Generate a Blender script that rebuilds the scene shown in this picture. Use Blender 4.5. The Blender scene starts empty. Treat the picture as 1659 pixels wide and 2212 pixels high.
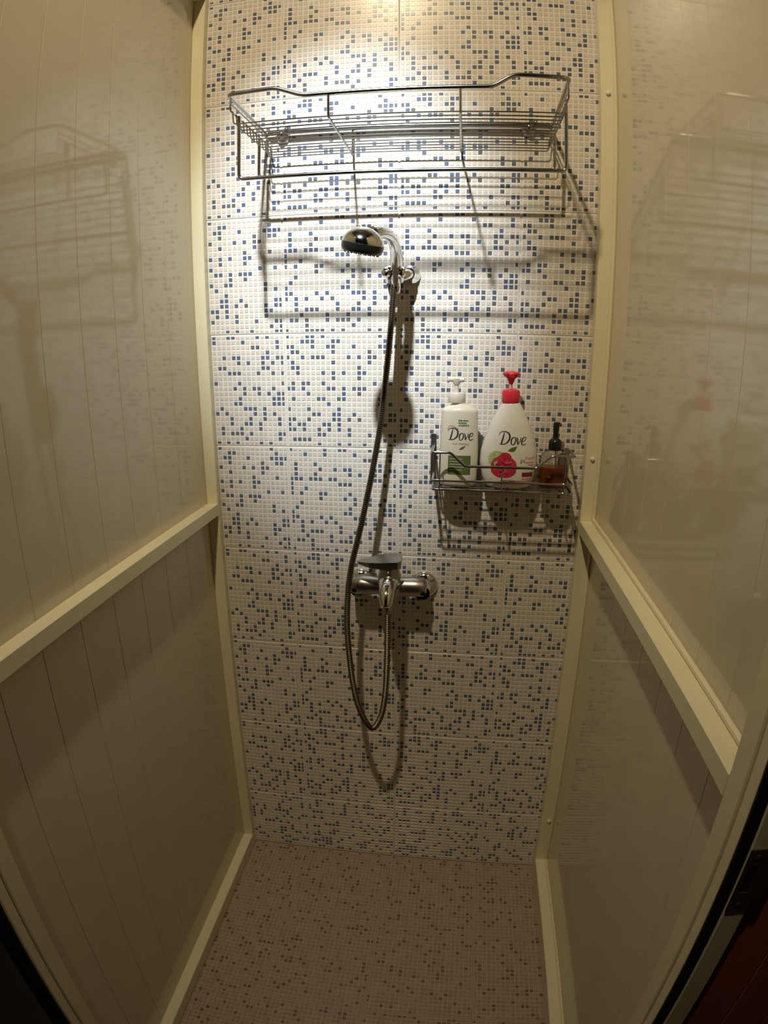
import bpy, math, random
from mathutils import Vector, Matrix

random.seed(7)
scene = bpy.context.scene
COL = scene.collection

# ------------------------------------------------------------------ camera
# wide clip-on lens: rays follow a polynomial of the distance from the centre
cam_d = bpy.data.cameras.new('camera')
cam = bpy.data.objects.new('camera', cam_d)
COL.objects.link(cam)
cam_d.type = 'PANO'
cam_d.panorama_type = 'FISHEYE_LENS_POLYNOMIAL'
cam_d.sensor_fit = 'HORIZONTAL'
cam_d.sensor_width = 16.59
cam_d.sensor_height = 22.12
cam_d.fisheye_fov = math.radians(175)
cam_d.fisheye_polynomial_k0 = 0.0
cam_d.fisheye_polynomial_k1 = -0.07651343212956613
cam_d.fisheye_polynomial_k2 = -0.00041498854001983644
cam_d.fisheye_polynomial_k3 = 0.00016240442321615044
cam_d.fisheye_polynomial_k4 = -7.6033734379452956e-06
cam_d.clip_start = 0.01
_r = (0.9921560156263859, 0.1249996604321717, 0.0012351308499531435)
_u = (-0.036350755210659454, 0.27904396736340753, 0.9595900618877334)
_b = (0.11960377607746944, -0.9521079503763905, 0.2813989829016431)
cam.matrix_world = Matrix(((_r[0], _u[0], _b[0], 0.1327),
                           (_r[1], _u[1], _b[1], -1.300175),
                           (_r[2], _u[2], _b[2], 1.436675),
                           (0, 0, 0, 1)))
scene.camera = cam

# ------------------------------------------------------------------ light
world = bpy.data.worlds.new('world')
scene.world = world
world.use_nodes = True
world.node_tree.nodes['Background'].inputs[0].default_value = (1.0, 0.82, 0.6, 1)
world.node_tree.nodes['Background'].inputs[1].default_value = 0.02

LAMP = (-0.157, -1.23, 2.919)          # ceiling downlight in front of the stall
# LED spot: a white core beam with a wider, warmer fringe
def beam(name, watts, colour, cone, aim):
    l = bpy.data.lights.new(name, 'SPOT')
    l.energy = watts
    l.color = colour
    l.spot_size = math.radians(cone)
    l.spot_blend = 1.0
    l.shadow_soft_size = 0.03
    o = bpy.data.objects.new(name, l)
    o.location = LAMP
    o.rotation_euler = (Vector(aim) - Vector(LAMP)).to_track_quat('-Z', 'Y').to_euler()
    COL.objects.link(o)
    return o
beam('spotlight_fringe', 76, (1.0, 0.82, 0.55), 86, (-0.02, -0.04, 1.40))
beam('spotlight_core', 320, (0.74, 0.86, 1.0), 27.5, (-0.11, 0.0, 1.61))

vs = scene.view_settings
vs.view_transform = 'Standard'
vs.look = 'None'
vs.gamma = 1.0
vs.exposure = 0.0
vs.use_curve_mapping = False

# ------------------------------------------------------------------ helpers
def tag(o, label=None, cat=None, group=None, kind=None):
    if label: o['label'] = label
    if cat: o['category'] = cat
    if group: o['group'] = group
    if kind: o['kind'] = kind
    return o

def mat(name, col, rough=0.5, metal=0.0, var=0.06, scale=40.0, bump=0.0, bscale=60.0,
        coat=0.0, trans=0.0, ior=1.45, spec=0.5, rvar=0.05, stretch=None):
    m = bpy.data.materials.new(name)
    m.use_nodes = True
    nt = m.node_tree
    b = nt.nodes['Principled BSDF']
    tc = nt.nodes.new('ShaderNodeTexCoord')
    src = tc.outputs['Object']
    if stretch:
        mp = nt.nodes.new('ShaderNodeMapping')
        mp.inputs['Scale'].default_value = stretch
        nt.links.new(src, mp.inputs[0]); src = mp.outputs[0]
    nz = nt.nodes.new('ShaderNodeTexNoise')
    nz.inputs['Scale'].default_value = scale
    nz.inputs['Detail'].default_value = 4
    nt.links.new(src, nz.inputs['Vector'])
    rp = nt.nodes.new('ShaderNodeValToRGB')
    rp.color_ramp.elements[0].position = 0.3
    rp.color_ramp.elements[1].position = 0.7
    rp.color_ramp.elements[0].color = (*[c * (1 - var) for c in col], 1)
    rp.color_ramp.elements[1].color = (*[min(1, c * (1 + var)) for c in col], 1)
    nt.links.new(nz.outputs['Fac'], rp.inputs['Fac'])
    nt.links.new(rp.outputs['Color'], b.inputs['Base Color'])
    mr = nt.nodes.new('ShaderNodeMapRange')
    mr.inputs['To Min'].default_value = max(0, rough - rvar)
    mr.inputs['To Max'].default_value = min(1, rough + rvar)
    nt.links.new(nz.outputs['Fac'], mr.inputs['Value'])
    nt.links.new(mr.outputs['Result'], b.inputs['Roughness'])
    b.inputs['Metallic'].default_value = metal
    b.inputs['Coat Weight'].default_value = coat
    b.inputs['Coat Roughness'].default_value = 0.08
    b.inputs['Transmission Weight'].default_value = trans
    b.inputs['IOR'].default_value = ior
    b.inputs['Specular IOR Level'].default_value = spec
    if bump > 0:
        n2 = nt.nodes.new('ShaderNodeTexNoise')
        n2.inputs['Scale'].default_value = bscale
        nt.links.new(src, n2.inputs['Vector'])
        bp = nt.nodes.new('ShaderNodeBump')
        bp.inputs['Strength'].default_value = bump
        bp.inputs['Distance'].default_value = 0.002
        nt.links.new(n2.outputs['Fac'], bp.inputs['Height'])
        nt.links.new(bp.outputs['Normal'], b.inputs['Normal'])
    return m

M = {}
M['grout'] = mat('grout', (0.66, 0.60, 0.50), 0.7, var=0.08)
M['glaze'] = mat('tile_glaze', (0.74, 0.70, 0.62), 0.30, var=0.03, spec=0.5)
M['sq_blue'] = mat('square_blue', (0.10, 0.125, 0.19), 0.28, var=0.15, scale=25)
M['sq_slate'] = mat('square_slate', (0.115, 0.12, 0.135), 0.28, var=0.15, scale=25)
M['sq_pink'] = mat('square_pink', (0.63, 0.54, 0.46), 0.28, var=0.06)
M['sq_beige'] = mat('square_beige', (0.61, 0.56, 0.47), 0.28, var=0.06)
M['sq_sage'] = mat('square_sage', (0.57, 0.55, 0.46), 0.28, var=0.06)
M['fl_glaze'] = mat('floor_glaze', (0.42, 0.32, 0.24), 0.45, var=0.06)
M['fl_dark'] = mat('floor_square_dark', (0.17, 0.11, 0.075), 0.4, var=0.1)
M['fl_mid'] = mat('floor_square_mid', (0.31, 0.225, 0.165), 0.4, var=0.08)
M['fl_tan'] = mat('floor_square_tan', (0.36, 0.265, 0.19), 0.4, var=0.08)
M['fl_rose'] = mat('floor_square_rose', (0.35, 0.24, 0.18), 0.4, var=0.08)
M['panel'] = mat('panel_pvc', (0.64, 0.56, 0.40), 0.075, var=0.02, scale=8, spec=0.5, rvar=0.015,
                 bump=0.012, bscale=30)
M['frame'] = mat('frame_pvc', (0.76, 0.70, 0.47), 0.3, var=0.03, scale=10)
M['cap'] = mat('cap_white', (0.72, 0.70, 0.62), 0.3)
M['seal'] = mat('seal_black', (0.012, 0.012, 0.010), 0.6, var=0.2)
M['chrome'] = mat('chrome', (0.74, 0.74, 0.73), 0.09, 1.0, var=0.04, rvar=0.03)
M['chrome_dull'] = mat('chrome_dull', (0.42, 0.41, 0.37), 0.33, 1.0, var=0.08, rvar=0.06)
M['rack'] = mat('rack_chrome', (0.40, 0.39, 0.37), 0.18, 1.0, var=0.06, rvar=0.04)
M['hose'] = mat('hose_metal', (0.15, 0.13, 0.10), 0.34, 1.0, var=0.08, rvar=0.05)
M['black'] = mat('black_plastic', (0.012, 0.013, 0.013), 0.3, var=0.2)
M['hole'] = mat('dark_recess', (0.01, 0.01, 0.01), 0.8)
M['bottle_a'] = mat('bottle_ivory', (0.72, 0.68, 0.54), 0.3, var=0.02, scale=6, coat=0.3)
M['bottle_b'] = mat('bottle_white', (0.80, 0.78, 0.70), 0.28, var=0.02, scale=6, coat=0.4)
M['pump_ivory'] = mat('pump_ivory', (0.66, 0.61, 0.50), 0.35, var=0.03)
M['pump_red'] = mat('pump_red', (0.72, 0.035, 0.055), 0.3, var=0.06)
M['stem_pale'] = mat('stem_pale', (0.75, 0.55, 0.42), 0.3)
M['ink'] = mat('print_ink', (0.035, 0.03, 0.045), 0.45, var=0.1)
M['gold'] = mat('print_gold', (0.42, 0.34, 0.18), 0.45, var=0.1)
M['leaf'] = mat('print_leaf', (0.07, 0.16, 0.05), 0.45, var=0.15)
M['moss'] = mat('print_moss', (0.10, 0.15, 0.045), 0.45, var=0.1)
M['lime'] = mat('print_lime', (0.42, 0.52, 0.20), 0.45, var=0.25, scale=250)
M['berry'] = mat('print_berry', (0.55, 0.03, 0.07), 0.45, var=0.35, scale=220)
M['berry_d'] = mat('print_berry_dark', (0.28, 0.012, 0.03), 0.45, var=0.2)
M['berry_l'] = mat('print_berry_light', (0.75, 0.12, 0.17), 0.45, var=0.15)
M['rose'] = mat('print_rose', (0.72, 0.22, 0.27), 0.45, var=0.1)
M['grey'] = mat('print_grey', (0.20, 0.19, 0.17), 0.45, var=0.1)
M['maroon'] = mat('print_maroon', (0.22, 0.02, 0.035), 0.45, var=0.15)
M['clear'] = mat('clear_plastic', (0.80, 0.76, 0.68), 0.12, trans=1.0, ior=1.2, var=0.02)
M['amber'] = mat('amber_liquid', (0.20, 0.045, 0.008), 0.25, var=0.2, scale=30)
M['plaster'] = mat('plaster_dimmed', (0.17, 0.135, 0.10), 0.8, var=0.04, scale=5)  # cream with the room's dimness put into the colour, so chrome reflects dark
M['ceil'] = mat('ceiling_dimmed', (0.30, 0.26, 0.21), 0.8, var=0.03, scale=5)  # white darkened in the colour to keep the unseen room dim
M['redwood'] = mat('dark_red_boards', (0.36, 0.085, 0.05), 0.5, var=0.2, scale=12, stretch=(1, 1, 0.1))
M['outer_floor'] = mat('outer_floor', (0.03, 0.026, 0.022), 0.7, var=0.2, scale=12)
M['brass'] = mat('latch_metal', (0.20, 0.14, 0.09), 0.4, 0.8, var=0.15)
M['lampw'] = mat('lamp_enamel', (0.8, 0.78, 0.72), 0.4)

def link(name, me, parent=None):
    o = bpy.data.objects.new(name, me)
    COL.objects.link(o)
    if parent is not None: o.parent = parent
    return o

def empty(name, loc=(0, 0, 0)):
    o = bpy.data.objects.new(name, None)
    o.empty_display_size = 0.05
    o.location = loc
    COL.objects.link(o)
    return o

class MB:
    """collects verts / faces in world coordinates"""
    def __init__(s): s.v = []; s.f = []; s.mi = []; s.sm = []
    def add(s, v, f, mi=0, smooth=False):
        k = len(s.v)
        s.v += [tuple(p) for p in v]
        s.f += [tuple(i + k for i in q) for q in f]
        s.mi += [mi] * len(f); s.sm += [smooth] * len(f)
        return s
    def box(s, x0, x1, y0, y1, z0, z1, bev=0.0, mi=0):
        if x0 > x1: x0, x1 = x1, x0
        if y0 > y1: y0, y1 = y1, y0
        if z0 > z1: z0, z1 = z1, z0
        if bev <= 0:
            v = [(x, y, z) for x in (x0, x1) for y in (y0, y1) for z in (z0, z1)]
            f = [(0, 1, 3, 2), (4, 6, 7, 5), (0, 4, 5, 1), (2, 3, 7, 6), (0, 2, 6, 4), (1, 5, 7, 3)]
            return s.add(v, f, mi)
        c = [(x0, x1), (y0, y1), (z0, z1)]
        b = min(bev, (x1 - x0) * .45, (y1 - y0) * .45, (z1 - z0) * .45)
        idx = {}; v = []
        for sx in (0, 1):
            for sy in (0, 1):
                for sz in (0, 1):
                    sg = (sx, sy, sz)
                    for ax in range(3):
                        p = [c[i][sg[i]] + (0 if i == ax else (b if sg[i] == 0 else -b)) for i in range(3)]
                        idx[(sx, sy, sz, ax)] = len(v); v.append(tuple(p))
        f = []
        for ax in range(3):
            o = [i for i in range(3) if i != ax]
            for sd in (0, 1):
                q = []
                for a_, b_ in ((0, 0), (1, 0), (1, 1), (0, 1)):
                    g = [0, 0, 0]; g[ax] = sd; g[o[0]] = a_; g[o[1]] = b_
                    q.append(idx[(*g, ax)])
                f.append(tuple(q))
        for ax in range(3):
            o = [i for i in range(3) if i != ax]
            for a_ in (0, 1):
                for b_ in (0, 1):
                    g0 = [0, 0, 0]; g0[o[0]] = a_; g0[o[1]] = b_
                    g1 = list(g0); g1[ax] = 1
                    f.append((idx[(*g0, o[0])], idx[(*g1, o[0])], idx[(*g1, o[1])], idx[(*g0, o[1])]))
        for sx in (0, 1):
            for sy in (0, 1):
                for sz in (0, 1):
                    f.append(tuple(idx[(sx, sy, sz, a)] for a in range(3)))
        return s.add(v, f, mi)
    def sweep(s, pts, radii, n=10, cap=True, mi=0, smooth=True, ry=None, up=None):
        """tube through pts; radii scalar or list; ry scales the second axis"""
        P = [Vector(p) for p in pts]
        if not hasattr(radii, '__len__'): radii = [radii] * len(P)
        T = []
        for i in range(len(P)):
            a = P[max(0, i - 1)]; b = P[min(len(P) - 1, i + 1)]
            t = (b - a)
            T.append(t.normalized() if t.length > 1e-9 else (T[-1] if T else Vector((0, 0, 1))))
        ref = Vector(up) if up else (Vector((0, 0, 1)) if abs(T[0].z) < 0.9 else Vector((1, 0, 0)))
        nrm = (ref - T[0] * ref.dot(T[0])).normalized()
        v = []; f = []
        for i, p in enumerate(P):
            nrm = (nrm - T[i] * nrm.dot(T[i])).normalized()
            bi = T[i].cross(nrm)
            for k in range(n):
                a = 2 * math.pi * k / n
                v.append(p + nrm * (math.cos(a) * radii[i] * (ry or 1.0)) + bi * (math.sin(a) * radii[i]))
        for i in range(len(P) - 1):
            for k in range(n):
                k2 = (k + 1) % n
                f.append((i * n + k, i * n + k2, (i + 1) * n + k2, (i + 1) * n + k))
        if cap:
            f.append(tuple(range(n - 1, -1, -1)))
            f.append(tuple((len(P) - 1) * n + k for k in range(n)))
        return s.add(v, f, mi, smooth)
    def lathe(s, prof, origin=(0, 0, 0), axis=(0, 0, 1), n=24, mi=0, smooth=True):
        """prof: list of (radius, height along axis)"""
        A = Vector(axis).normalized()
        ref = Vector((1, 0, 0)) if abs(A.x) < 0.9 else Vector((0, 1, 0))
        X = (ref - A * ref.dot(A)).normalized(); Y = A.cross(X); O = Vector(origin)
        v = []; f = []
        for r, h in prof:
            for k in range(n):
                a = 2 * math.pi * k / n
                v.append(O + A * h + X * (r * math.cos(a)) + Y * (r * math.sin(a)))
        for i in range(len(prof) - 1):
            for k in range(n):
                k2 = (k + 1) % n
                f.append((i * n + k, i * n + k2, (i + 1) * n + k2, (i + 1) * n + k))
        f.append(tuple(range(n - 1, -1, -1)))
        f.append(tuple((len(prof) - 1) * n + k for k in range(n)))
        return s.add(v, f, mi, smooth)
    def build(s, name, mats, parent=None, fix=True):
        me = bpy.data.meshes.new(name)
        me.from_pydata(s.v, [], s.f)
        for m in (mats if isinstance(mats, (list, tuple)) else [mats]):
            me.materials.append(m)
        me.polygons.foreach_set('material_index', s.mi)
        me.polygons.foreach_set('use_smooth', s.sm)
        me.update()
        if fix:
            import bmesh
            bm = bmesh.new(); bm.from_mesh(me)
            bmesh.ops.recalc_face_normals(bm, faces=bm.faces)
            for e in bm.edges:
                if len(e.link_faces) == 2 and e.calc_face_angle(0) > math.radians(42): e.smooth = False
            bm.to_mesh(me); bm.free()
        o = link(name, me)
        if parent is not None:
            o.parent = parent
            o.matrix_parent_inverse = Matrix.Translation(-Vector(parent_origin(parent)))
        return o

def parent_origin(p):
    x = Vector((0, 0, 0))
    while p is not None:
        if p.type == 'EMPTY': return Vector(p.location)
        return x
    return x

def fillet(pts, r, n=5):
    """round the corners of a polyline"""
    P = [Vector(p) for p in pts]; out = [P[0]]
    for i in range(1, len(P) - 1):
        a = P[i - 1] - P[i]; b = P[i + 1] - P[i]
        rr = min(r, a.length * .48, b.length * .48)
        A = P[i] + a.normalized() * rr; B = P[i] + b.normalized() * rr
        for k in range(n + 1):
            t = k / n
            out.append(A * (1 - t) ** 2 + P[i] * 2 * t * (1 - t) + B * t * t)
    out.append(P[-1])
    return out

def spline(pts, n=8):
    P = [Vector(p) for p in pts]; out = []
    for i in range(len(P) - 1):
        p0 = P[max(0, i - 1)]; p1 = P[i]; p2 = P[i + 1]; p3 = P[min(len(P) - 1, i + 2)]
        for k in range(n):
            t = k / n
            out.append(0.5 * ((2 * p1) + (p2 - p0) * t + (2 * p0 - 5 * p1 + 4 * p2 - p3) * t * t
                              + (3 * p1 - p0 - 3 * p2 + p3) * t ** 3))
    out.append(P[-1])
    return out

def wire(name, pts, r, m, parent, fr=0.0, n=8):
    b = MB()
    b.sweep(fillet(pts, fr) if fr > 0 else pts, r, n)
    return b.build(name, m, parent)

# ------------------------------------------------------------------ dimensions
T = 0.25
ZL6 = 0.1987                       # height of the lowest full joint on the back wall
XFL, XPL, XOL = -0.421, -0.4485, -0.466    # left partition: frame face, panel face, outer face
XFR, XPR, XOR = 0.404, 0.436, 0.4455       # right partition
YEND = -0.897
HTOP = 2.205

# ------------------------------------------------------------------ mosaic tiles (shared meshes)
NC = 22
def squares_mesh(name, seed, weights, rows=None, keep_z=None):
    """raised little squares on one 25 cm tile, local x right, z up, front towards -y; origin at lower left"""
    rnd = random.Random(seed)
    p = T / NC; hw = p * 0.365; ch = 0.0004; up = 0.0006
    b = MB()
    kinds = list(range(len(weights)))
    for j in range(NC):
        for i in range(NC):
            cx = (i + .5) * p; cz = (j + .5) * p
            x0, x1, z0, z1 = cx - hw, cx + hw, cz - hw, cz + hw
            if i == 0: x0 += p * .22
            if i == NC - 1: x1 -= p * .22
            if j == 0: z0 += p * .22
            if j == NC - 1: z1 -= p * .22
            k = rnd.choices(kinds, weights)[0]
            if keep_z is not None and z0 < keep_z: continue
            v = [(x0, 0, z0), (x1, 0, z0), (x1, 0, z1), (x0, 0, z1),
                 (x0 + ch, -up, z0 + ch), (x1 - ch, -up, z0 + ch), (x1 - ch, -up, z1 - ch), (x0 + ch, -up, z1 - ch)]
            f = [(4, 5, 6, 7), (0, 1, 5, 4), (1, 2, 6, 5), (2, 3, 7, 6), (3, 0, 4, 7)]
            b.add(v, f, k)
    me = bpy.data.meshes.new(name)
    me.from_pydata(b.v, [], b.f)
    me.polygons.foreach_set('material_index', b.mi)
    me.update()
    return me

def slab_mesh(name, w, h, z0=0.0):
    b = MB()
    g = 0.0011
    b.box(g, w - g, 0.0, 0.009, z0 + (g if z0 == 0 else 0), h - g, bev=0.0007)
    me = bpy.data.meshes.new(name)
    me.from_pydata(b.v, [], b.f)
    me.update()
    import bmesh
    bm = bmesh.new(); bm.from_mesh(me); bmesh.ops.recalc_face_normals(bm, faces=bm.faces); bm.to_mesh(me); bm.free()
    return me

WALLM = [M['sq_blue'], M['sq_slate'], M['sq_pink'], M['sq_beige'], M['sq_sage']]
W_W = [0.185, 0.075, 0.26, 0.25, 0.23]
FLOORM = [M['fl_dark'], M['fl_mid'], M['fl_tan'], M['fl_rose']]
W_F = [0.13, 0.29, 0.29, 0.29]
sq_w = [squares_mesh('mosaic_wall_%d' % k, 11 + k, W_W) for k in range(4)]
sq_cut = [squares_mesh('mosaic_wall_cut_%d' % k, 31 + k, W_W, keep_z=T - ZL6 + 0.001) for k in range(4)]
sq_f = [squares_mesh('mosaic_floor_%d' % k, 51 + k, W_F) for k in range(3)]
for me in sq_w + sq_cut:
    for m in WALLM: me.materials.append(m)
for me in sq_f:
    for m in FLOORM: me.materials.append(m)
slab_w = slab_mesh('tile_slab', T, T); slab_w.materials.append(M['glaze'])
slab_c = slab_mesh('tile_slab_cut', T, T, T - ZL6 + 0.0005); slab_c.materials.append(M['glaze'])
slab_f = slab_mesh('tile_slab_floor', T, T); slab_f.materials.append(M['fl_glaze'])

# ------------------------------------------------------------------ back wall
wall_back = MB().box(-1.45, 0.75, 0.0013, 0.12, 0.0, 3.0).build('wall_back', M['grout'])
tag(wall_back, 'back wall of small white and blue mosaic tiles behind the shower fittings', 'wall', kind='structure')
cols = [-2, -1, 0, 1]
for r in range(-1, 11):
    for c in cols:
        x = c * T; z = ZL6 + r * T
        t = link('tile', slab_c if r < 0 else slab_w, wall_back)
        t.location = (x, 0, z)
        s = link('mosaic_squares', (sq_cut if r < 0 else sq_w)[(c * 5 + (r % 2) * 2 + (c % 2)) % 4], t)
        s['kind'] = 'stuff'

# ------------------------------------------------------------------ floor
floor = MB().box(-1.45, 0.75, -2.9, 0.12, -0.10, -0.0013).build('floor', M['outer_floor'])
tag(floor, 'shower floor of small brown and beige mosaic tiles', 'floor', kind='structure')
MB().box(-0.51, 0.49, -1.0, 0.0, -0.0012, -0.0009).build('grout_bed', M['fl_tan'], floor)
for r in range(4):
    for c in range(-2, 2):
        t = link('tile', slab_f, floor)
        t.matrix_local = Matrix.Translation((c * T - 0.015, -r * T, 0.0)) @ Matrix.Rotation(-math.pi / 2, 4, 'X')
        s = link('mosaic_squares', sq_f[(c * 2 + r) % 3], t)
        s['kind'] = 'stuff'

# ------------------------------------------------------------------ side partitions
def partition(name, sgn, XF, XP, XO, z_mid, z_bot, s_back, bead, label):
    w = empty(name, ((XF + XO) / 2, -0.45, 0.0))
    tag(w, label, 'wall', kind='structure')
    xb = XP + sgn * 0.012
    # tongue-and-groove boards, 10 cm wide
    edges = [-0.004, -0.048] + [-0.048 - 0.1 * k for k in range(1, 9)] + [-0.893]
    for a, b in zip(edges[:-1], edges[1:]):
        if a - b < 0.01: continue
        MB().box(XP, xb, b + 0.0003, a - 0.0003, 0.004, HTOP + 0.03, bev=0.0006).build('board', M['panel'], w)
    MB().box(xb, XO, -0.895, -0.001, 0.0, HTOP + 0.035).build('backing_panel', M['frame'], w)
    MB().box(XF, XP, -s_back, -0.0005, 0.0, HTOP + 0.035, bev=0.0015).build('corner_stile', M['frame'], w)
    MB().box(XF, XP, -0.8759, -0.845, 0.0, HTOP + 0.035, bev=0.0015).build('front_stile', M['frame'], w)
    MB().box(XF + sgn * .0015, XP, YEND, -0.8772, 0.0, HTOP + 0.035, bev=0.002).build('edge_strip', M['frame'], w)
    MB().box(XF, XP, -0.8452, -s_back + .0002, z_mid[0], z_mid[1], bev=0.0015).build('middle_rail', M['frame'], w)
    MB().box(XF, XP, -0.8452, -s_back + .0002, 0.002, z_bot, bev=0.0015).build('bottom_rail', M['frame'], w)
    MB().box(XF, XP, -0.8452, -s_back + .0002, HTOP, HTOP + 0.035, bev=0.0015).build('top_rail', M['frame'], w)
    if bead:
        q = XP - sgn * 0.007
        for z0, z1 in ((z_mid[1], z_mid[1] + 0.009), (z_bot, z_bot + 0.008)):
            MB().box(q, XP, -0.845, -s_back, z0, z1, bev=0.002).build('bead', M['frame'], w)
        for z0, z1 in ((z_bot, z_mid[0]), (z_mid[1], HTOP)):
            MB().box(q, XP, -s_back - 0.008, -s_back, z0 + .004, z1, bev=0.002).build('bead', M['frame'], w)
    return w

wall_left = partition('wall_left', -1, XFL, XPL, XOL, (1.035, 1.064), 0.043, 0.021, False,
                      'left shower partition of glossy cream boards in a pale yellow frame')
wall_right = partition('wall_right', 1, XFR, XPR, XOR, (1.028, 1.0570), 0.060, 0.0305, True,
                       'right shower partition of glossy cream boards with screw caps in its corner stile')
# screw caps on the right corner stile
for (x, z) in ((0.4185, 1.940), (0.4185, 1.195), (0.4235, 0.208)):
    MB().lathe([(0.0052, 0.0), (0.0052, 0.0015), (0.0047, 0.0032), (0.0032, 0.0046), (0.001, 0.0052)],
               (x, -0.0305, z), (0, -1, 0), 16).build('screw_cap', M['cap'], wall_right)
# right end face: black seal groove, cream lip, latch plate
MB().box(XFR + .001, 0.4185, YEND - 0.003, YEND + .001, 0.0, HTOP, bev=0.001).build('rubber_seal', M['seal'], wall_right)
MB().box(0.4185, XOR, YEND - 0.004, YEND + .002, 0.0, HTOP, bev=0.002).build('end_strip', M['frame'], wall_right)
MB().box(XOL, XFL - .004, YEND - 0.004, YEND + .001, 0.0, HTOP, bev=0.001).build('rubber_seal', M['seal'], wall_left)

# strike plate with a dark hole and a bent lip
lp = empty('latch_plate', (0.435, YEND - 0.004, 0.965))
tag(lp, 'small dark metal latch plate with a black hole on the end of the right partition', 'latch plate')
b = MB()
yp = YEND - 0.0042
x0, x1, z0, z1 = 0.4195, 0.4440, 0.925, 1.012
hx0, hx1, hz0, hz1 = 0.4235, 0.4350, 0.952, 0.990
for (a0, a1, c0, c1) in ((x0, hx0, z0, z1), (hx1, x1, z0, z1), (hx0, hx1, z0, hz0), (hx0, hx1, hz1, z1)):
    b.box(a0, a1, yp - 0.0015, yp, c0, c1)
b.build('plate', M['brass'], lp)
MB().box(hx0, hx1, yp - 0.0004, yp, hz0, hz1).build('keeper_hole', M['hole'], lp)
b2 = MB()
for s0 in range(1):
    pts = [(0.4440, yp - .0015), (0.4520, yp - .0015), (0.4590, yp + .004), (0.4580, yp + .0055), (0.4515, yp), (0.4440, yp)]
    n = len(pts)
    b2.add([(x, y, 0.940) for x, y in pts] + [(x, y, 0.998) for x, y in pts],
           [tuple(range(n)), tuple(range(2 * n - 1, n - 1, -1))] + [(i, (i + 1) % n, n + (i + 1) % n, n + i) for i in range(n)])
b2.build('lip', M['brass'], lp)
for zz in (0.935, 1.003):
    MB().lathe([(0.0028, 0), (0.0028, .0006), (0.002, .0011)], (0.4295, yp - .0015, zz), (0, -1, 0), 10).build('screw', M['brass'], lp)

# ------------------------------------------------------------------ room around the stall
w_ = empty('wall_outer_right', (0.60, -0.88, 0))
tag(w_, 'dark red board wall beside the end of the right partition', 'wall', kind='structure')
for x0, x1 in ((0.4472, 0.5098), (0.5105, 0.5800), (0.5807, 0.6600), (0.6607, 0.7400)):
    MB().box(x0, x1, -0.893, -0.870, 0.0, 3.0, bev=0.0018).build('board', M['redwood'], w_)
MB().box(0.4472, 0.75, -0.870, -0.840, 0.0, 3.0).build('backing', M['redwood'], w_)
o = MB().box(0.75, 0.85, -2.9, 0.12, 0.0, 3.0).build('wall_far_right', M['plaster'])
tag(o, 'darkened cream plastered room wall right of the red boards', 'wall', kind='structure')
o = MB().box(-1.45, -1.30, -2.9, 0.0, 0.0, 3.0).build('wall_far_left', M['plaster'])
tag(o, 'darkened cream plastered room wall beyond the left partition', 'wall', kind='structure')
o = MB().box(-1.45, 0.75, -3.0, -2.9, 0.0, 3.0).build('wall_behind', M['plaster'])
tag(o, 'darkened cream plastered room wall facing the shower stall', 'wall', kind='structure')
o = MB().box(-1.45, 0.75, -3.0, 0.12, 3.0, 3.06).build('ceiling', M['ceil'])
tag(o, 'plain darkened white ceiling above the shower stall', 'ceiling', kind='structure')
lamp = empty('ceiling_lamp', (LAMP[0], LAMP[1], 3.0))
tag(lamp, 'small white adjustable ceiling spotlight in front of the shower stall', 'lamp')
ax_ = (Vector((-0.05, 0.0, 1.5)) - Vector(LAMP)).normalized()
MB().lathe([(0.018, -0.075), (0.030, -0.070), (0.035, -0.055), (0.037, -0.010), (0.033, -0.010), (0.031, -0.022)], LAMP, ax_, 28).build('spot_can', M['lampw'], lamp)
top_ = Vector(LAMP) - ax_ * 0.055
MB().sweep([top_, (top_.x, top_.y, 2.992)], 0.006, 12).build('stem', M['lampw'], lamp)
MB().lathe([(0.040, 0.0), (0.040, -0.006), (0.030, -0.010)], (top_.x, top_.y, 2.9995), (0, 0, 1), 28).build('ceiling_rose', M['lampw'], lamp)

# ------------------------------------------------------------------ large wire shelf
sh = empty('wire_shelf', (0.015, 0.0, 1.85))
tag(sh, 'large chrome wire shelf with two towel bars fixed high on the tiled wall', 'wire shelf')
CH = M['rack']
xa, xb_ = -0.274, 0.306
dA = -0.248
wire('top_rail', [(xa - .005, -0.006, 1.871), (xa, dA, 1.871), (-0.187, dA, 1.8735), (-0.140, dA, 1.8555), (0.179, dA, 1.858),
                  (0.214, dA, 1.880), (xb_, dA, 1.877), (xb_ + .002, -0.006, 1.869)], 0.0037, CH, sh, fr=0.012, n=10)
# floor wires with upturned ends
nw = 13
for k in range(nw):
    d = -0.240 + k * (0.222 / (nw - 1))
    wire('floor_wire', [(xa + .006, d, 1.842), (xa + .008, d, 1.8185), (xb_ - .006, d, 1.8175), (xb_ - .004, d, 1.842)], 0.0013, CH, sh, fr=0.006, n=6)
for x in (xa + .004, xb_ - .002):
    wire('side_wire', [(x, dA + .004, 1.866), (x, dA + .002, 1.842), (x, -0.006, 1.842)], 0.0019, CH, sh, fr=0.006)
    wire('side_wire', [(x, dA + .004, 1.855), (x, -0.006, 1.855)], 0.0015, CH, sh)
for x in (-0.095, 0.126):
    wire('cross_wire', [(x, dA, 1.8575), (x, dA + .001, 1.8150), (x, -0.010, 1.8150), (x, -0.010, 1.872)], 0.0022, CH, sh, fr=0.006)
wire('back_rail', [(xa, -0.013, 1.8725), (xb_, -0.013, 1.8705)], 0.0058, CH, sh, n=12)
wire('towel_bar', [(-0.266, -0.212, 1.842), (-0.2685, -0.207, 1.728), (0.3065, -0.207, 1.728), (0.3045, -0.212, 1.842)], 0.0033, CH, sh, fr=0.010, n=10)
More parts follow.
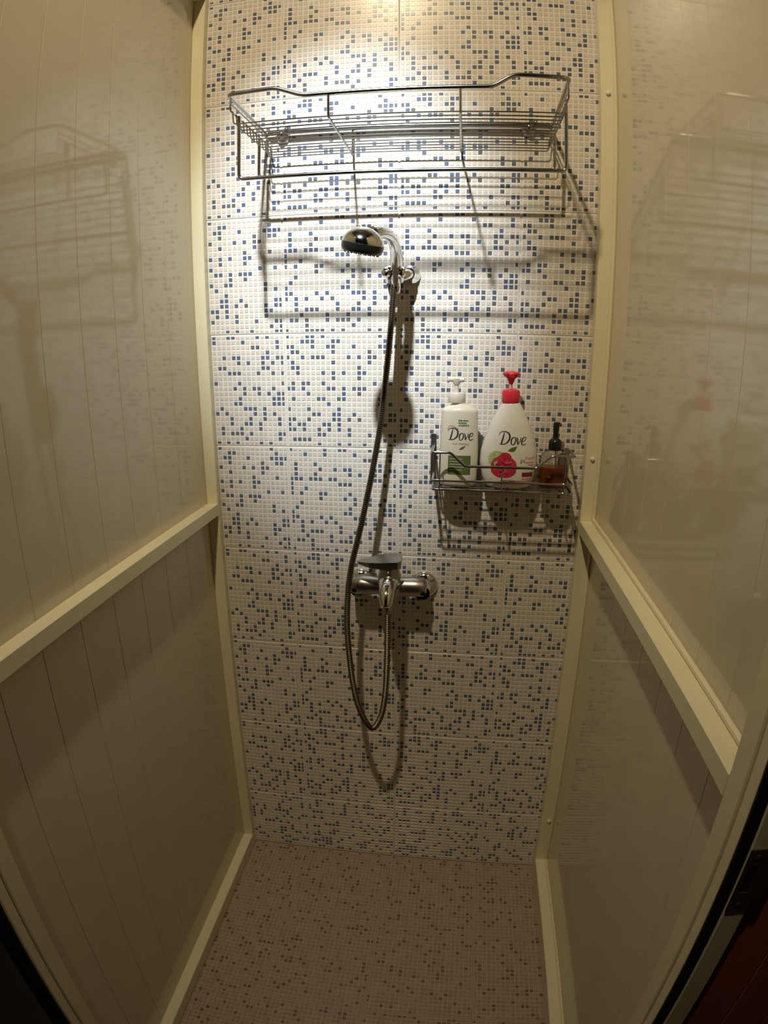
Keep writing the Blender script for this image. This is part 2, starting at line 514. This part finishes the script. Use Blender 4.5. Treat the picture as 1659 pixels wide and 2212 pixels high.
wire('towel_bar', [(-0.272, -0.078, 1.842), (-0.275, -0.074, 1.7635), (0.3055, -0.074, 1.765), (0.3035, -0.078, 1.842)], 0.0033, CH, sh, fr=0.010, n=10)
for x in (-0.245, 0.262):
    mo = MB().lathe([(0.0155, 0.0), (0.0155, 0.005), (0.0120, 0.010), (0.0075, 0.013), (0.0065, 0.020), (0.003, 0.0225)],
                    (x, -0.0002, 1.866), (0, -1, 0), 24).build('wall_mount', CH, sh)
    MB().lathe([(0.0045, 0), (0.0045, .004), (0.002, .006)], (x + .012, -0.016, 1.876), (0, -1, 0.3), 12).build('screw', CH, mo)

# ------------------------------------------------------------------ small wire basket
bk = empty('wire_basket', (0.222, 0.0, 1.13))
tag(bk, 'small chrome wire basket on the tiled wall holding the bottles', 'wire basket')
bx0, bx1, bd = 0.0795, 0.3665, -0.105
wire('top_rail', [(bx0, -0.006, 1.212), (bx0, bd, 1.212), (0.117, bd, 1.213), (0.147, bd, 1.1855), (0.291, bd, 1.186),
                  (0.322, bd, 1.2125), (bx1, bd, 1.2125), (bx1 + .002, -0.006, 1.212)], 0.0029, CH, bk, fr=0.006, n=10)
for z in (1.1545, 1.1355):
    wire('side_rail', [(bx0 + .002, -0.006, z), (bx0 + .002, bd, z), (bx1 - .001, bd, z), (bx1 + .001, -0.006, z)], 0.0024, CH, bk, fr=0.005)
for k in range(6):
    d = bd + 0.012 + k * 0.0155
    wire('floor_wire', [(bx0 + .002, d, 1.1345), (bx1 - .001, d, 1.1345)], 0.0013, CH, bk, n=6)
for x in (bx0 + .0165, 0.2225, bx1 - .018):
    top = 1.205 if x != 0.2225 else 1.1855
    wire('upright_wire', [(x, bd + .0028, top + (0.006 if x != .2225 else 0)), (x, bd + .0028, 1.1310), (x, -0.004, 1.1310), (x, -0.004, 1.212 if x != .2225 else 1.19)], 0.0016, CH, bk, fr=0.004)
for x in (bx0 - .001, 0.1785, bx1 + .002):
    MB().box(x - 0.006, x + 0.006, -0.0032, -0.0008, 1.128, 1.2350 if x < 0.3 else 1.212, bev=0.0008).build('hanger_strip', M['chrome_dull'], bk)

# ------------------------------------------------------------------ shower mixer tap
tp = empty('mixer_tap', (-0.012, 0.0, 0.897))
tag(tp, 'chrome wall mounted shower mixer tap with a flat lever below the hand shower', 'tap')
zc = 0.897; yc = -0.058
b = MB()
def rbar(b, x0, x1, r0, r1, z0=zc):
    b.sweep([(x0, yc, z0), (x0 + .004, yc, z0), (x1 - .001, yc, z0), (x1, yc, z0)], [r0 * .9, r0, r1, r1 * .95], 24)
b.lathe([(0.012, 0.0), (0.019, 0.003), (0.0215, 0.008), (0.0225, 0.030), (0.0205, 0.068)], (-0.0985, yc, zc), (1, 0, 0), 28)
body_l = b.build('hot_arm', M['chrome_dull'], tp)
b = MB()
b.lathe([(0.012, 0.0), (0.019, 0.003), (0.0215, 0.008), (0.0225, 0.030), (0.0205, 0.066)], (0.0735, yc, zc), (-1, 0, 0), 28)
body_r = b.build('cold_arm', M['chrome_dull'], tp)
for (x, par) in ((-0.088, body_l), (0.0665, body_r)):
    MB().lathe([(0.0058, 0.0), (0.0058, 0.0020), (0.0045, 0.0021)], (x, yc - 0.0185, zc - 0.0072), (0, -0.93, -0.36), 16).build('screw_recess', M['hole'], par)
for x in (-0.0855, 0.0640):
    b = MB()
    b.lathe([(0.0325, 0.0), (0.0325, 0.004), (0.0290, 0.010), (0.0200, 0.014), (0.0165, 0.022), (0.0165, 0.052)], (x, -0.0002, zc - .017), (0, -1, 0), 28)
    b.build('wall_flange', M['chrome'], tp)
# upright cartridge body
b = MB()
b.lathe([(0.0165, 0.0), (0.0225, 0.004), (0.0245, 0.018), (0.0245, 0.050), (0.0228, 0.056), (0.0228, 0.070), (0.0205, 0.0745)], (-0.008, yc - 0.026, 0.8855), (0, 0, 1), 32)
b.build('cartridge_body', M['chrome_dull'], tp)
# lever: flat tapered plate reaching left and forward
def plate(b, outline, z_of, th):
    n = len(outline)
    top = [(x, y, z_of(x, y)) for x, y in outline]
    bot = [(x, y, z_of(x, y) - th(x, y)) for x, y in outline]
    b.add(top + bot, [tuple(range(n)), tuple(range(2 * n - 1, n - 1, -1))] + [(i, n + i, n + (i + 1) % n, (i + 1) % n) for i in range(n)])
b = MB()
out = [(0.0185, -0.064), (0.0185, -0.100), (0.012, -0.107), (-0.020, -0.109), (-0.050, -0.107), (-0.074, -0.101), (-0.077, -0.095), (-0.072, -0.088), (-0.050, -0.078), (-0.030, -0.066), (-0.012, -0.060), (0.010, -0.059)]
plate(b, out, lambda x, y: 0.9735 + 0.06 * (x + 0.01) + 0.10 * (y + 0.085), lambda x, y: 0.016 if x > -0.03 else max(0.0045, 0.016 + (x + 0.03) * 0.24))
b.build('lever', M['chrome_dull'], tp)
MB().lathe([(0.0022, 0), (0.0022, 0.0008)], (-0.008, yc - 0.0505, 0.9495), (0, -1, 0), 10).build('indicator_dot', M['cap'], tp)
# spout nose leaning out and down, hose nut below it
b = MB()
b.sweep(spline([(-0.008, -0.085, 0.915), (-0.008, -0.110, 0.918), (-0.008, -0.135, 0.908), (-0.007, -0.153, 0.888)], 5),
        [0.0240 - 0.0120 * (i / 15) ** 1.3 for i in range(16)], 20)
b.build('spout', M['chrome'], tp)
b = MB()
b.lathe([(0.0085, 0.0), (0.0092, -0.004), (0.0092, -0.016), (0.0075, -0.020)], (-0.004, -0.155, 0.893), (0.02, -0.08, 1), 12)
b.build('hose_nut', M['chrome_dull'], tp)

# ------------------------------------------------------------------ shower hose
hp = [(-0.0005, -0.0480, 1.556), (-0.0038, -0.0500, 1.5472), (-0.0069, -0.0550, 1.5027), (-0.0099, -0.0600, 1.4565), (-0.0185, -0.0650, 1.3634),
      (-0.0284, -0.0700, 1.2686), (-0.0437, -0.0800, 1.1723), (-0.0605, -0.0900, 1.0836), (-0.0755, -0.1000, 1.0135), (-0.0870, -0.1080, 0.9628),
      (-0.0950, -0.1150, 0.9000), (-0.0976, -0.1200, 0.8233), (-0.0930, -0.1250, 0.7443), (-0.0830, -0.1300, 0.6623), (-0.0668, -0.1350, 0.6034),
      (-0.0413, -0.1400, 0.5661), (-0.0199, -0.1450, 0.6019), (-0.0086, -0.1500, 0.6693), (-0.0041, -0.1540, 0.7684), (-0.0035, -0.1555, 0.874)]
sp_ = spline(hp, 40)
# resample evenly, ribbed radius
L = [0.0]
for i in range(1, len(sp_)): L.append(L[-1] + (sp_[i] - sp_[i - 1]).length)
step = 0.0011; pts = []; j = 0; s_ = 0.0
while s_ < L[-1]:
    while L[j + 1] < s_: j += 1
    t = (s_ - L[j]) / max(1e-9, L[j + 1] - L[j])
    pts.append(sp_[j].lerp(sp_[j + 1], t)); s_ += step
rad = [0.0062 + (0.0008 if (i % 4) < 2 else -0.0004) for i in range(len(pts))]
hose = MB().sweep(pts, rad, 12).build('shower_hose', M['hose'])
tag(hose, 'long ribbed metal shower hose looping down from the hand shower to the tap', 'hose')

# ------------------------------------------------------------------ shower holder
hd = empty('shower_holder', (0.012, 0.0, 1.566))
tag(hd, 'chrome wall holder gripping the hand shower', 'shower holder')
MB().lathe([(0.0215, 0.0), (0.0215, 0.004), (0.018, 0.012), (0.013, 0.018), (0.0115, 0.030)], (0.024, -0.0002, 1.568), (0, -1, 0), 28).build('wall_plate', M['chrome'], hd)
b = MB()
b.sweep(spline([(0.024, -0.026, 1.568), (0.021, -0.036, 1.566), (0.012, -0.044, 1.562), (0.004, -0.046, 1.560)], 5), 0.0105, 14)
b.build('arm', M['chrome'], hd)
b = MB()
b.sweep([(0.003, -0.001, 1.566), (0.003, -0.010, 1.566), (0.001, -0.030, 1.564), (-0.001, -0.047, 1.562)], [0.0315, 0.0310, 0.0255, 0.0180], 24, ry=0.58, up=(0, 0, 1))
b.build('bracket_body', M['chrome'], hd)
# C-shaped clamp, open to the front
ax = Vector((0.0, -0.42, 0.91)).normalized()
cx_ = Vector((1, 0, 0)); cy_ = ax.cross(cx_).normalized()
c0 = Vector((-0.0025, -0.062, 1.563))
b = MB(); nseg = 18
v = []; f = []
for i in range(nseg + 1):
    a = math.radians(-52 + 284 * i / nseg)
    for (rr, hh) in ((0.0135, -0.013), (0.0185, -0.013), (0.0195, 0.013), (0.0145, 0.013)):
        v.append(c0 + (cx_ * math.cos(a) + cy_ * math.sin(a)) * rr + ax * hh)
for i in range(nseg):
    for q in range(4):
        f.append((i * 4 + q, i * 4 + (q + 1) % 4, (i + 1) * 4 + (q + 1) % 4, (i + 1) * 4 + q))
f.append((0, 1, 2, 3)); f.append(tuple(nseg * 4 + q for q in (3, 2, 1, 0)))
b.add(v, f, 0, True); b.build('clamp', M['chrome'], hd)
for sx in (-1, 1):
    b = MB()
    b.lathe([(0.0060, -0.006), (0.0088, -0.004), (0.0094, 0.002), (0.0078, 0.007), (0.003, 0.0095)],
            (-0.0025 + sx * 0.0150, -0.074, 1.565), (sx * 0.25, -0.9, 0.2), 18)
    b.build('clamp_tip', M['chrome'], hd)

# ------------------------------------------------------------------ hand shower
hs = empty('hand_shower', (-0.02, -0.15, 1.6))
tag(hs, 'chrome hand shower with a round black nozzle face resting in its wall holder', 'hand shower')
path = spline([(0.0000, -0.0495, 1.545), (0.0005, -0.062, 1.566), (0.004, -0.082, 1.588), (0.004, -0.115, 1.611), (-0.001, -0.155, 1.6235), (-0.012, -0.190, 1.6245), (-0.024, -0.215, 1.618)], 7)
nP = len(path)
rad = []
for i in range(nP):
    t = i / (nP - 1)
    rad.append(0.0088 + 0.0035 * math.sin(min(1, t * 1.5) * math.pi) + 0.0045 * max(0, t - .55) / .45)
b = MB(); b.sweep(path, rad, 18); b.build('handle', M['chrome'], hs)
hc = Vector((-0.037, -0.240, 1.5995))
fn = Vector((-0.20, 0.16, -1.0)).normalized()          # direction the water leaves
b = MB()
b.lathe([(0.004, -0.0265), (0.013, -0.0250), (0.0220, -0.0205), (0.0300, -0.0140), (0.0350, -0.0065), (0.0365, -0.0005), (0.0362, 0.0010)], hc, fn, 40)
head = b.build('head', M['chrome'], hs)
b = MB()
b.lathe([(0.0350, -0.0005), (0.0366, 0.0012), (0.0364, 0.0100), (0.0340, 0.0155), (0.0310, 0.0170)], hc, fn, 40)
face = b.build('nozzle_face', M['black'], head)
Xn = (Vector((1, 0, 0)) - fn * fn.x).normalized(); Yn = fn.cross(Xn)
b = MB()
for ring, cnt in ((0.0295, 22), (0.0225, 16), (0.0150, 11), (0.0075, 6)):
    for k in range(cnt):
        a = 2 * math.pi * k / cnt
        p = hc + fn * 0.0165 + Xn * ring * math.cos(a) + Yn * ring * math.sin(a)
        b.lathe([(0.0014, 0), (0.0011, 0.0026)], p, fn, 6)
tag(b.build('nozzles', M['black'], face), kind='stuff')
MB().lathe([(0.0085, 0.0), (0.0092, 0.003), (0.0092, 0.016), (0.0070, 0.019)], (0.0000, -0.0500, 1.547), (-0.05, 0.35, -1), 12).build('hose_nut', M['chrome'], hs)

# ------------------------------------------------------------------ bottles
class Shape:
    """upright bottle body: rings of superellipses; sections (z, half width, half depth, exponent)"""
    def __init__(s, x, y, z, sec):
        s.o = Vector((x, y, z)); s.sec = sec
    def at(s, z):
        S = s.sec
        if z <= S[0][0]: return S[0][1:]
        for a, b in zip(S[:-1], S[1:]):
            if a[0] <= z <= b[0]:
                t = (z - a[0]) / (b[0] - a[0])
                return tuple(a[i] * (1 - t) + b[i] * t for i in (1, 2, 3))
        return S[-1][1:]
    def mesh(s, n=40, sub=4):
        zs = []
        for a, b in zip(s.sec[:-1], s.sec[1:]):
            for k in range(sub): zs.append(a[0] + (b[0] - a[0]) * k / sub)
        zs.append(s.sec[-1][0])
        v = []; f = []
        for z in zs:
            a, d, e = s.at(z)
            for k in range(n):
                t = 2 * math.pi * k / n
                c_, s_ = math.cos(t), math.sin(t)
                v.append(s.o + Vector((a * math.copysign(abs(c_) ** (2 / e), c_), d * math.copysign(abs(s_) ** (2 / e), s_), z)))
        for i in range(len(zs) - 1):
            for k in range(n):
                k2 = (k + 1) % n
                f.append((i * n + k, i * n + k2, (i + 1) * n + k2, (i + 1) * n + k))
        f.append(tuple(range(n - 1, -1, -1))); f.append(tuple((len(zs) - 1) * n + k for k in range(n)))
        return MB().add(v, f, 0, True)
    def front(s, x, z, eps):
        a, d, e = s.at(z)
        q = min(0.999, abs(x) / a)
        return s.o + Vector((x, -d * (1 - q ** e) ** (1 / e) - eps, z))

def print_on(shape, tris2d, name, m, parent, eps=0.0004):
    """flat print: list of polygons of (x, z) pairs wrapped on the front of a bottle"""
    b = MB()
    for poly in tris2d:
        k = len(poly)
        b.add([shape.front(x, z, eps) for x, z in poly], [tuple(range(k))])
    return b.build(name, m, parent, fix=False)

def ribbon(pts, ox, oz, sc, n=6):
    """variable-width pen stroke: pts (x, y, width); returns quads"""
    P = spline([Vector((x, y, w)) for x, y, w in pts], n)
    L, R = [], []
    for i, p in enumerate(P):
        a = P[max(0, i - 1)]; c = P[min(len(P) - 1, i + 1)]
        t = Vector((c.x - a.x, c.y - a.y)); t.normalize()
        nx, ny = -t.y, t.x
        w = max(0.006, p.z) / 2
        L.append((ox + (p.x + nx * w) * sc, oz + (p.y + ny * w) * sc)); R.append((ox + (p.x - nx * w) * sc, oz + (p.y - ny * w) * sc))
    return [(R[i], R[i + 1], L[i + 1], L[i]) for i in range(len(P) - 1)]

def disc(cx, cz, rx, rz, wob=0.0, n=20, seed=1, rot=0.0):
    rnd = random.Random(seed); out = []
    ring = []
    for k in range(n):
        t = 2 * math.pi * k / n
        r = 1 + wob * (rnd.random() - .5)
        x, z = rx * r * math.cos(t), rz * r * math.sin(t)
        ring.append((cx + x * math.cos(rot) - z * math.sin(rot), cz + x * math.sin(rot) + z * math.cos(rot)))
    for k in range(n):
        a, b = ring[k], ring[(k + 1) % n]
        ma = ((a[0] + cx) / 2, (a[1] + cz) / 2); mb = ((b[0] + cx) / 2, (b[1] + cz) / 2)
        out.append(((cx, cz), ma, mb)); out.append((ma, a, b, mb))
    return out

def rect(x0, x1, z0, z1, n=6):
    return [((x0 + (x1 - x0) * i / n, z0), (x0 + (x1 - x0) * (i + 1) / n, z0), (x0 + (x1 - x0) * (i + 1) / n, z1), (x0 + (x1 - x0) * i / n, z1)) for i in range(n)]

def smallprint(x0, x1, z, h, seed):
    """a line of print too small to read: short uneven marks"""
    rnd = random.Random(seed); out = []; x = x0
    while x < x1:
        w = rnd.uniform(0.0012, 0.0034); hh = h * rnd.uniform(.75, 1)
        out.append(((x, z), (min(x + w, x1), z), (min(x + w, x1), z + hh), (x, z + hh)))
        x += w + rnd.uniform(0.0005, 0.0011)
    return out

def dove(ox, oz, sc):
    q = []
    q += ribbon([(0.34, 0.90, .05), (0.26, 0.55, .10), (0.14, 0.06, .11)], ox, oz, sc)
    q += ribbon([(-0.06, 0.66, .02), (0.02, 0.86, .035), (0.22, 0.965, .05), (0.48, 0.95, .07), (0.70, 0.80, .115), (0.75, 0.52, .13), (0.62, 0.22, .10), (0.38, 0.045, .06), (0.10, 0.015, .04), (-0.02, 0.03, .02)], ox, oz, sc)
    q += ribbon([(1.08, 0.57, .04), (0.93, 0.47, .085), (0.865, 0.26, .10), (0.90, 0.06, .07), (1.01, 0.00, .04), (1.13, 0.10, .075), (1.21, 0.33, .10), (1.18, 0.51, .07), (1.08, 0.57, .04)], ox, oz, sc)
    q += ribbon([(1.27, 0.55, .05), (1.34, 0.40, .09), (1.37, 0.03, .10)], ox, oz, sc)
    q += ribbon([(1.37, 0.03, .04), (1.52, 0.26, .045), (1.60, 0.48, .06), (1.58, 0.57, .03)], ox, oz, sc)
    q += ribbon([(1.66, 0.24, .03), (1.80, 0.28, .035), (1.96, 0.40, .05), (1.97, 0.53, .05), (1.86, 0.58, .045), (1.72, 0.44, .085), (1.66, 0.22, .10), (1.71, 0.05, .075), (1.84, 0.00, .05), (2.02, 0.10, .03)], ox, oz, sc)
    return q

def text2d(s, size, ox, oz, shear=0.15):
    cu = bpy.data.curves.new('t', 'FONT'); cu.body = s; cu.size = size; cu.shear = shear; cu.resolution_u = 3
    o = bpy.data.objects.new('t', cu); COL.objects.link(o)
    dg = bpy.context.evaluated_depsgraph_get()
    me = o.evaluated_get(dg).to_mesh()
    polys = [[(ox + me.vertices[i].co.x, oz + me.vertices[i].co.y) for i in p.vertices] for p in me.polygons]
    o.evaluated_get(dg).to_mesh_clear()
    bpy.data.objects.remove(o); bpy.data.curves.remove(cu)
    return polys

ZB = 1.1362
# ---- ivory shampoo bottle
B1 = empty('shampoo_bottle', (0.1335, -0.052, ZB))
tag(B1, 'ivory shampoo bottle with a pale pump and green label standing left in the wire basket', 'bottle', 'bottles in the wire basket')
S1 = Shape(0.1335, -0.052, ZB, [(0.0, 0.036, 0.022, 2.6), (0.004, 0.0395, 0.0255, 2.6), (0.06, 0.0405, 0.027, 2.6), (0.145, 0.0375, 0.026, 2.5), (0.157, 0.0368, 0.0255, 2.4),
                                (0.160, 0.0350, 0.0245, 2.3), (0.1665, 0.0240, 0.0195, 2.1), (0.1700, 0.0160, 0.0155, 2.0), (0.172, 0.0150, 0.0150, 2.0)])
body = S1.mesh().build('body', M['bottle_a'], B1)
SC = 0.0250
print_on(S1, dove(-0.0215, 0.0985, SC), 'logo_lettering', M['ink'], body, 0.0006)
print_on(S1, ribbon([(-0.06, 0.80, .03), (0.05, 1.08, .05), (0.30, 1.16, .06), (0.60, 1.04, .05), (0.85, 0.9, .02)], -0.0225, 0.0985, SC), 'logo_outline', M['gold'], body, 0.0005)  # gold outline printed along the lettering
print_on(S1, text2d('hair therapy', 0.0068, -0.0130, 0.0890), 'small_lettering', M['gold'], body, 0.0006)
for k, (zz, x1) in enumerate(((0.1370, 0.0180), (0.1320, 0.0140), (0.1270, 0.0195))):
    print_on(S1, smallprint(-0.0020, x1, zz, 0.0033, 5 + k), 'claim_line', M['leaf'], body, 0.0006)
print_on(S1, ribbon([(0.0, 0.0, .01), (0.16, 0.10, .16), (0.34, 0.20, .14), (0.52, 0.34, .02)], 0.0010, 0.0785, 0.024), 'bird_emblem', M['moss'], body, 0.0006)
pn = print_on(S1, rect(-0.0215, 0.0250, 0.026, 0.0660, 8), 'label_panel', M['moss'], body, 0.0005)
for k in range(5):
    print_on(S1, smallprint(-0.018, 0.008 + 0.003 * (k % 2), 0.0585 - k * 0.0058, 0.0017, 20 + k), 'label_line', M['pump_ivory'], body, 0.0008)
b = MB()
b.lathe([(0.0172, 0.0), (0.0178, 0.001), (0.0178, 0.0190), (0.0165, 0.0205), (0.006, 0.0210)], (0.1265, -0.052, ZB + 0.1722), (0, 0, 1), 32)
col_ = b.build('pump_collar', M['pump_ivory'], B1)
MB().lathe([(0.0045, 0.0), (0.0045, 0.022)], (0.1255, -0.052, ZB + 0.192), (0, 0, 1), 16).build('pump_stem', M['pump_ivory'], B1)
b = MB()
b.sweep([(0.1255, -0.052, ZB + 0.2085), (0.1255, -0.052, ZB + 0.2125), (0.1255, -0.052, ZB + 0.2215), (0.1255, -0.052, ZB + 0.2235)], [0.0055, 0.0075, 0.0085, 0.006], 18)
b.sweep(spline([(0.1255, -0.052, ZB + 0.2185), (0.112, -0.050, ZB + 0.2195), (0.0985 + .008, -0.047, ZB + 0.2150)], 5), [0.0062 - .002 * i / 10 for i in range(11)], 12)
b.sweep([(0.1255, -0.052, ZB + 0.2185), (0.141, -0.054, ZB + 0.2190)], [0.0065, 0.0045], 12)
b.build('pump_head', M['pump_ivory'], B1)

# ---- white body wash bottle with red pump
B2 = empty('body_wash_bottle', (0.2385, -0.050, ZB))
tag(B2, 'white body wash bottle with red pump and raspberry print in mid basket', 'bottle', 'bottles in the wire basket')
S2 = Shape(0.2385, -0.050, ZB, [(0.0, 0.043, 0.025, 2.3), (0.004, 0.049, 0.029, 2.3), (0.022, 0.0555, 0.032, 2.25), (0.050, 0.0605, 0.0335, 2.2), (0.075, 0.0590, 0.0330, 2.2), (0.100, 0.0530, 0.0310, 2.15),
                                (0.130, 0.0415, 0.0270, 2.1), (0.150, 0.0315, 0.0235, 2.05), (0.165, 0.0235, 0.0200, 2.0), (0.1735, 0.0185, 0.0180, 2.0), (0.1755, 0.0165, 0.0165, 2.0)])
body = S2.mesh().build('body', M['bottle_b'], B2)
print_on(S2, dove(-0.0225, 0.0925, 0.0270), 'logo_lettering', M['ink'], body, 0.0006)
print_on(S2, ribbon([(0.0, 0.16, .01), (0.16, 0.20, .20), (0.36, 0.26, .26), (0.60, 0.46, .02)], -0.0045, 0.0755, 0.030), 'bird_emblem', M['leaf'], body, 0.0006)
print_on(S2, disc(-0.0250, 0.0600, 0.0185, 0.0190, 0.06, 22, 3), 'lime_slice', M['lime'], body, 0.0005)
print_on(S2, disc(-0.0115, 0.0465, 0.0275, 0.0235, 0.10, 26, 4) + disc(-0.0100, 0.0650, 0.0135, 0.0110, 0.1, 16, 5), 'berry', M['berry'], body, 0.0007)
rnd = random.Random(9)
lt = []; dk = []
for k in range(16):
    a = rnd.uniform(0, 2 * math.pi); r = rnd.uniform(0.2, 0.85)
    x, z = -0.0115 + 0.0265 * r * math.cos(a), 0.0470 + 0.021 * r * math.sin(a)
    (lt if k % 2 else dk).extend(disc(x, z, 0.0060, 0.0022, 0.2, 10, k, rnd.uniform(-.8, .8)))
print_on(S2, lt, 'berry_highlights', M['berry_l'], body, 0.0009)
print_on(S2, dk, 'berry_shades', M['berry_d'], body, 0.0010)
print_on(S2, text2d('go', 0.0105, 0.0215, 0.0570, 0.0), 'small_lettering', M['grey'], body, 0.0006)
print_on(S2, text2d('fresh', 0.0098, 0.0315, 0.0620, 0.0), 'small_lettering', M['rose'], body, 0.0006)
print_on(S2, smallprint(0.0310, 0.0500, 0.0550, 0.0028, 41), 'small_print', M['rose'], body, 0.0006)
print_on(S2, smallprint(0.0380, 0.0500, 0.0500, 0.0028, 42), 'small_print', M['rose'], body, 0.0006)
print_on(S2, rect(0.0265, 0.0490, 0.0260, 0.0350, 6), 'colour_block', M['maroon'], body, 0.0006)
print_on(S2, smallprint(0.0265, 0.0475, 0.0205, 0.0028, 43), 'small_print', M['rose'], body, 0.0006)
print_on(S2, smallprint(0.0010, 0.0440, 0.0145, 0.0035, 44), 'small_print', M['rose'], body, 0.0006)
b = MB()
b.lathe([(0.0178, 0.0), (0.0186, 0.001), (0.0186, 0.0215), (0.0168, 0.0260), (0.0100, 0.0285), (0.004, 0.0290)], (0.2370, -0.050, ZB + 0.1745), (0, 0, 1), 32)
b.build('pump_collar', M['pump_red'], B2)
MB().lathe([(0.0034, 0.0), (0.0034, 0.018)], (0.2360, -0.050, ZB + 0.2020), (0, 0, 1), 14).build('pump_stem', M['stem_pale'], B2)
b = MB()
b.lathe([(0.0040, 0.0), (0.0058, 0.004), (0.0085, 0.011), (0.0165, 0.0175), (0.0180, 0.0215), (0.0160, 0.0245), (0.008, 0.0262), (0.002, 0.0265)], (0.2360, -0.050, ZB + 0.2125), (0, 0, 1), 28)
b.sweep(spline([(0.236, -0.055, ZB + 0.2330), (0.2360, -0.066, ZB + 0.2325), (0.236, -0.076, ZB + 0.2300)], 5), [0.0070 - .0025 * i / 10 for i in range(11)], 12)
b.build('pump_head', M['pump_red'], B2)

# ---- clear bottle with amber soap and black pump
B3 = empty('soap_bottle', (0.3335, -0.052, ZB))
tag(B3, 'small clear bottle of amber soap with black pump at basket right', 'bottle', 'bottles in the wire basket')
S3 = Shape(0.3335, -0.052, ZB, [(0.0, 0.0265, 0.0225, 3.0), (0.003, 0.0290, 0.0250, 3.0), (0.040, 0.0295, 0.0255, 3.0), (0.060, 0.0290, 0.0250, 2.8), (0.070, 0.0255, 0.0220, 2.4), (0.077, 0.0140, 0.0140, 2.0), (0.081, 0.0110, 0.0110, 2.0)])
S3.mesh(32).build('body', M['clear'], B3)
S3i = Shape(0.3335, -0.052, ZB, [(0.003, 0.0245, 0.0205, 3.0), (0.006, 0.0273, 0.0232, 3.0), (0.034, 0.0279, 0.0238, 3.0), (0.045, 0.0278, 0.0237, 2.9)])
S3i.mesh(32).build('liquid', M['amber'], B3)
MB().lathe([(0.0022, 0.0), (0.0022, 0.066)], (0.338, -0.050, ZB + 0.012), (-0.02, 0, 1), 8).build('dip_tube', M['clear'], B3)
b = MB()
b.lathe([(0.0128, 0.0), (0.0134, 0.002), (0.0134, 0.0165), (0.0118, 0.0205), (0.0060, 0.0250), (0.0056, 0.0380)], (0.3335, -0.052, ZB + 0.0800), (0, 0, 1), 24)
b.build('pump_collar', M['black'], B3)
b = MB()
b.lathe([(0.0052, 0.0), (0.0062, 0.003), (0.0066, 0.017), (0.0050, 0.0205), (0.002, 0.0210)], (0.3335, -0.052, ZB + 0.1170), (0, 0, 1), 20)
b.sweep(spline([(0.3335, -0.052, ZB + 0.1320), (0.340, -0.042, ZB + 0.1330), (0.345, -0.033, ZB + 0.1290)], 4), 0.0036, 10)
b.build('pump_head', M['black'], B3)
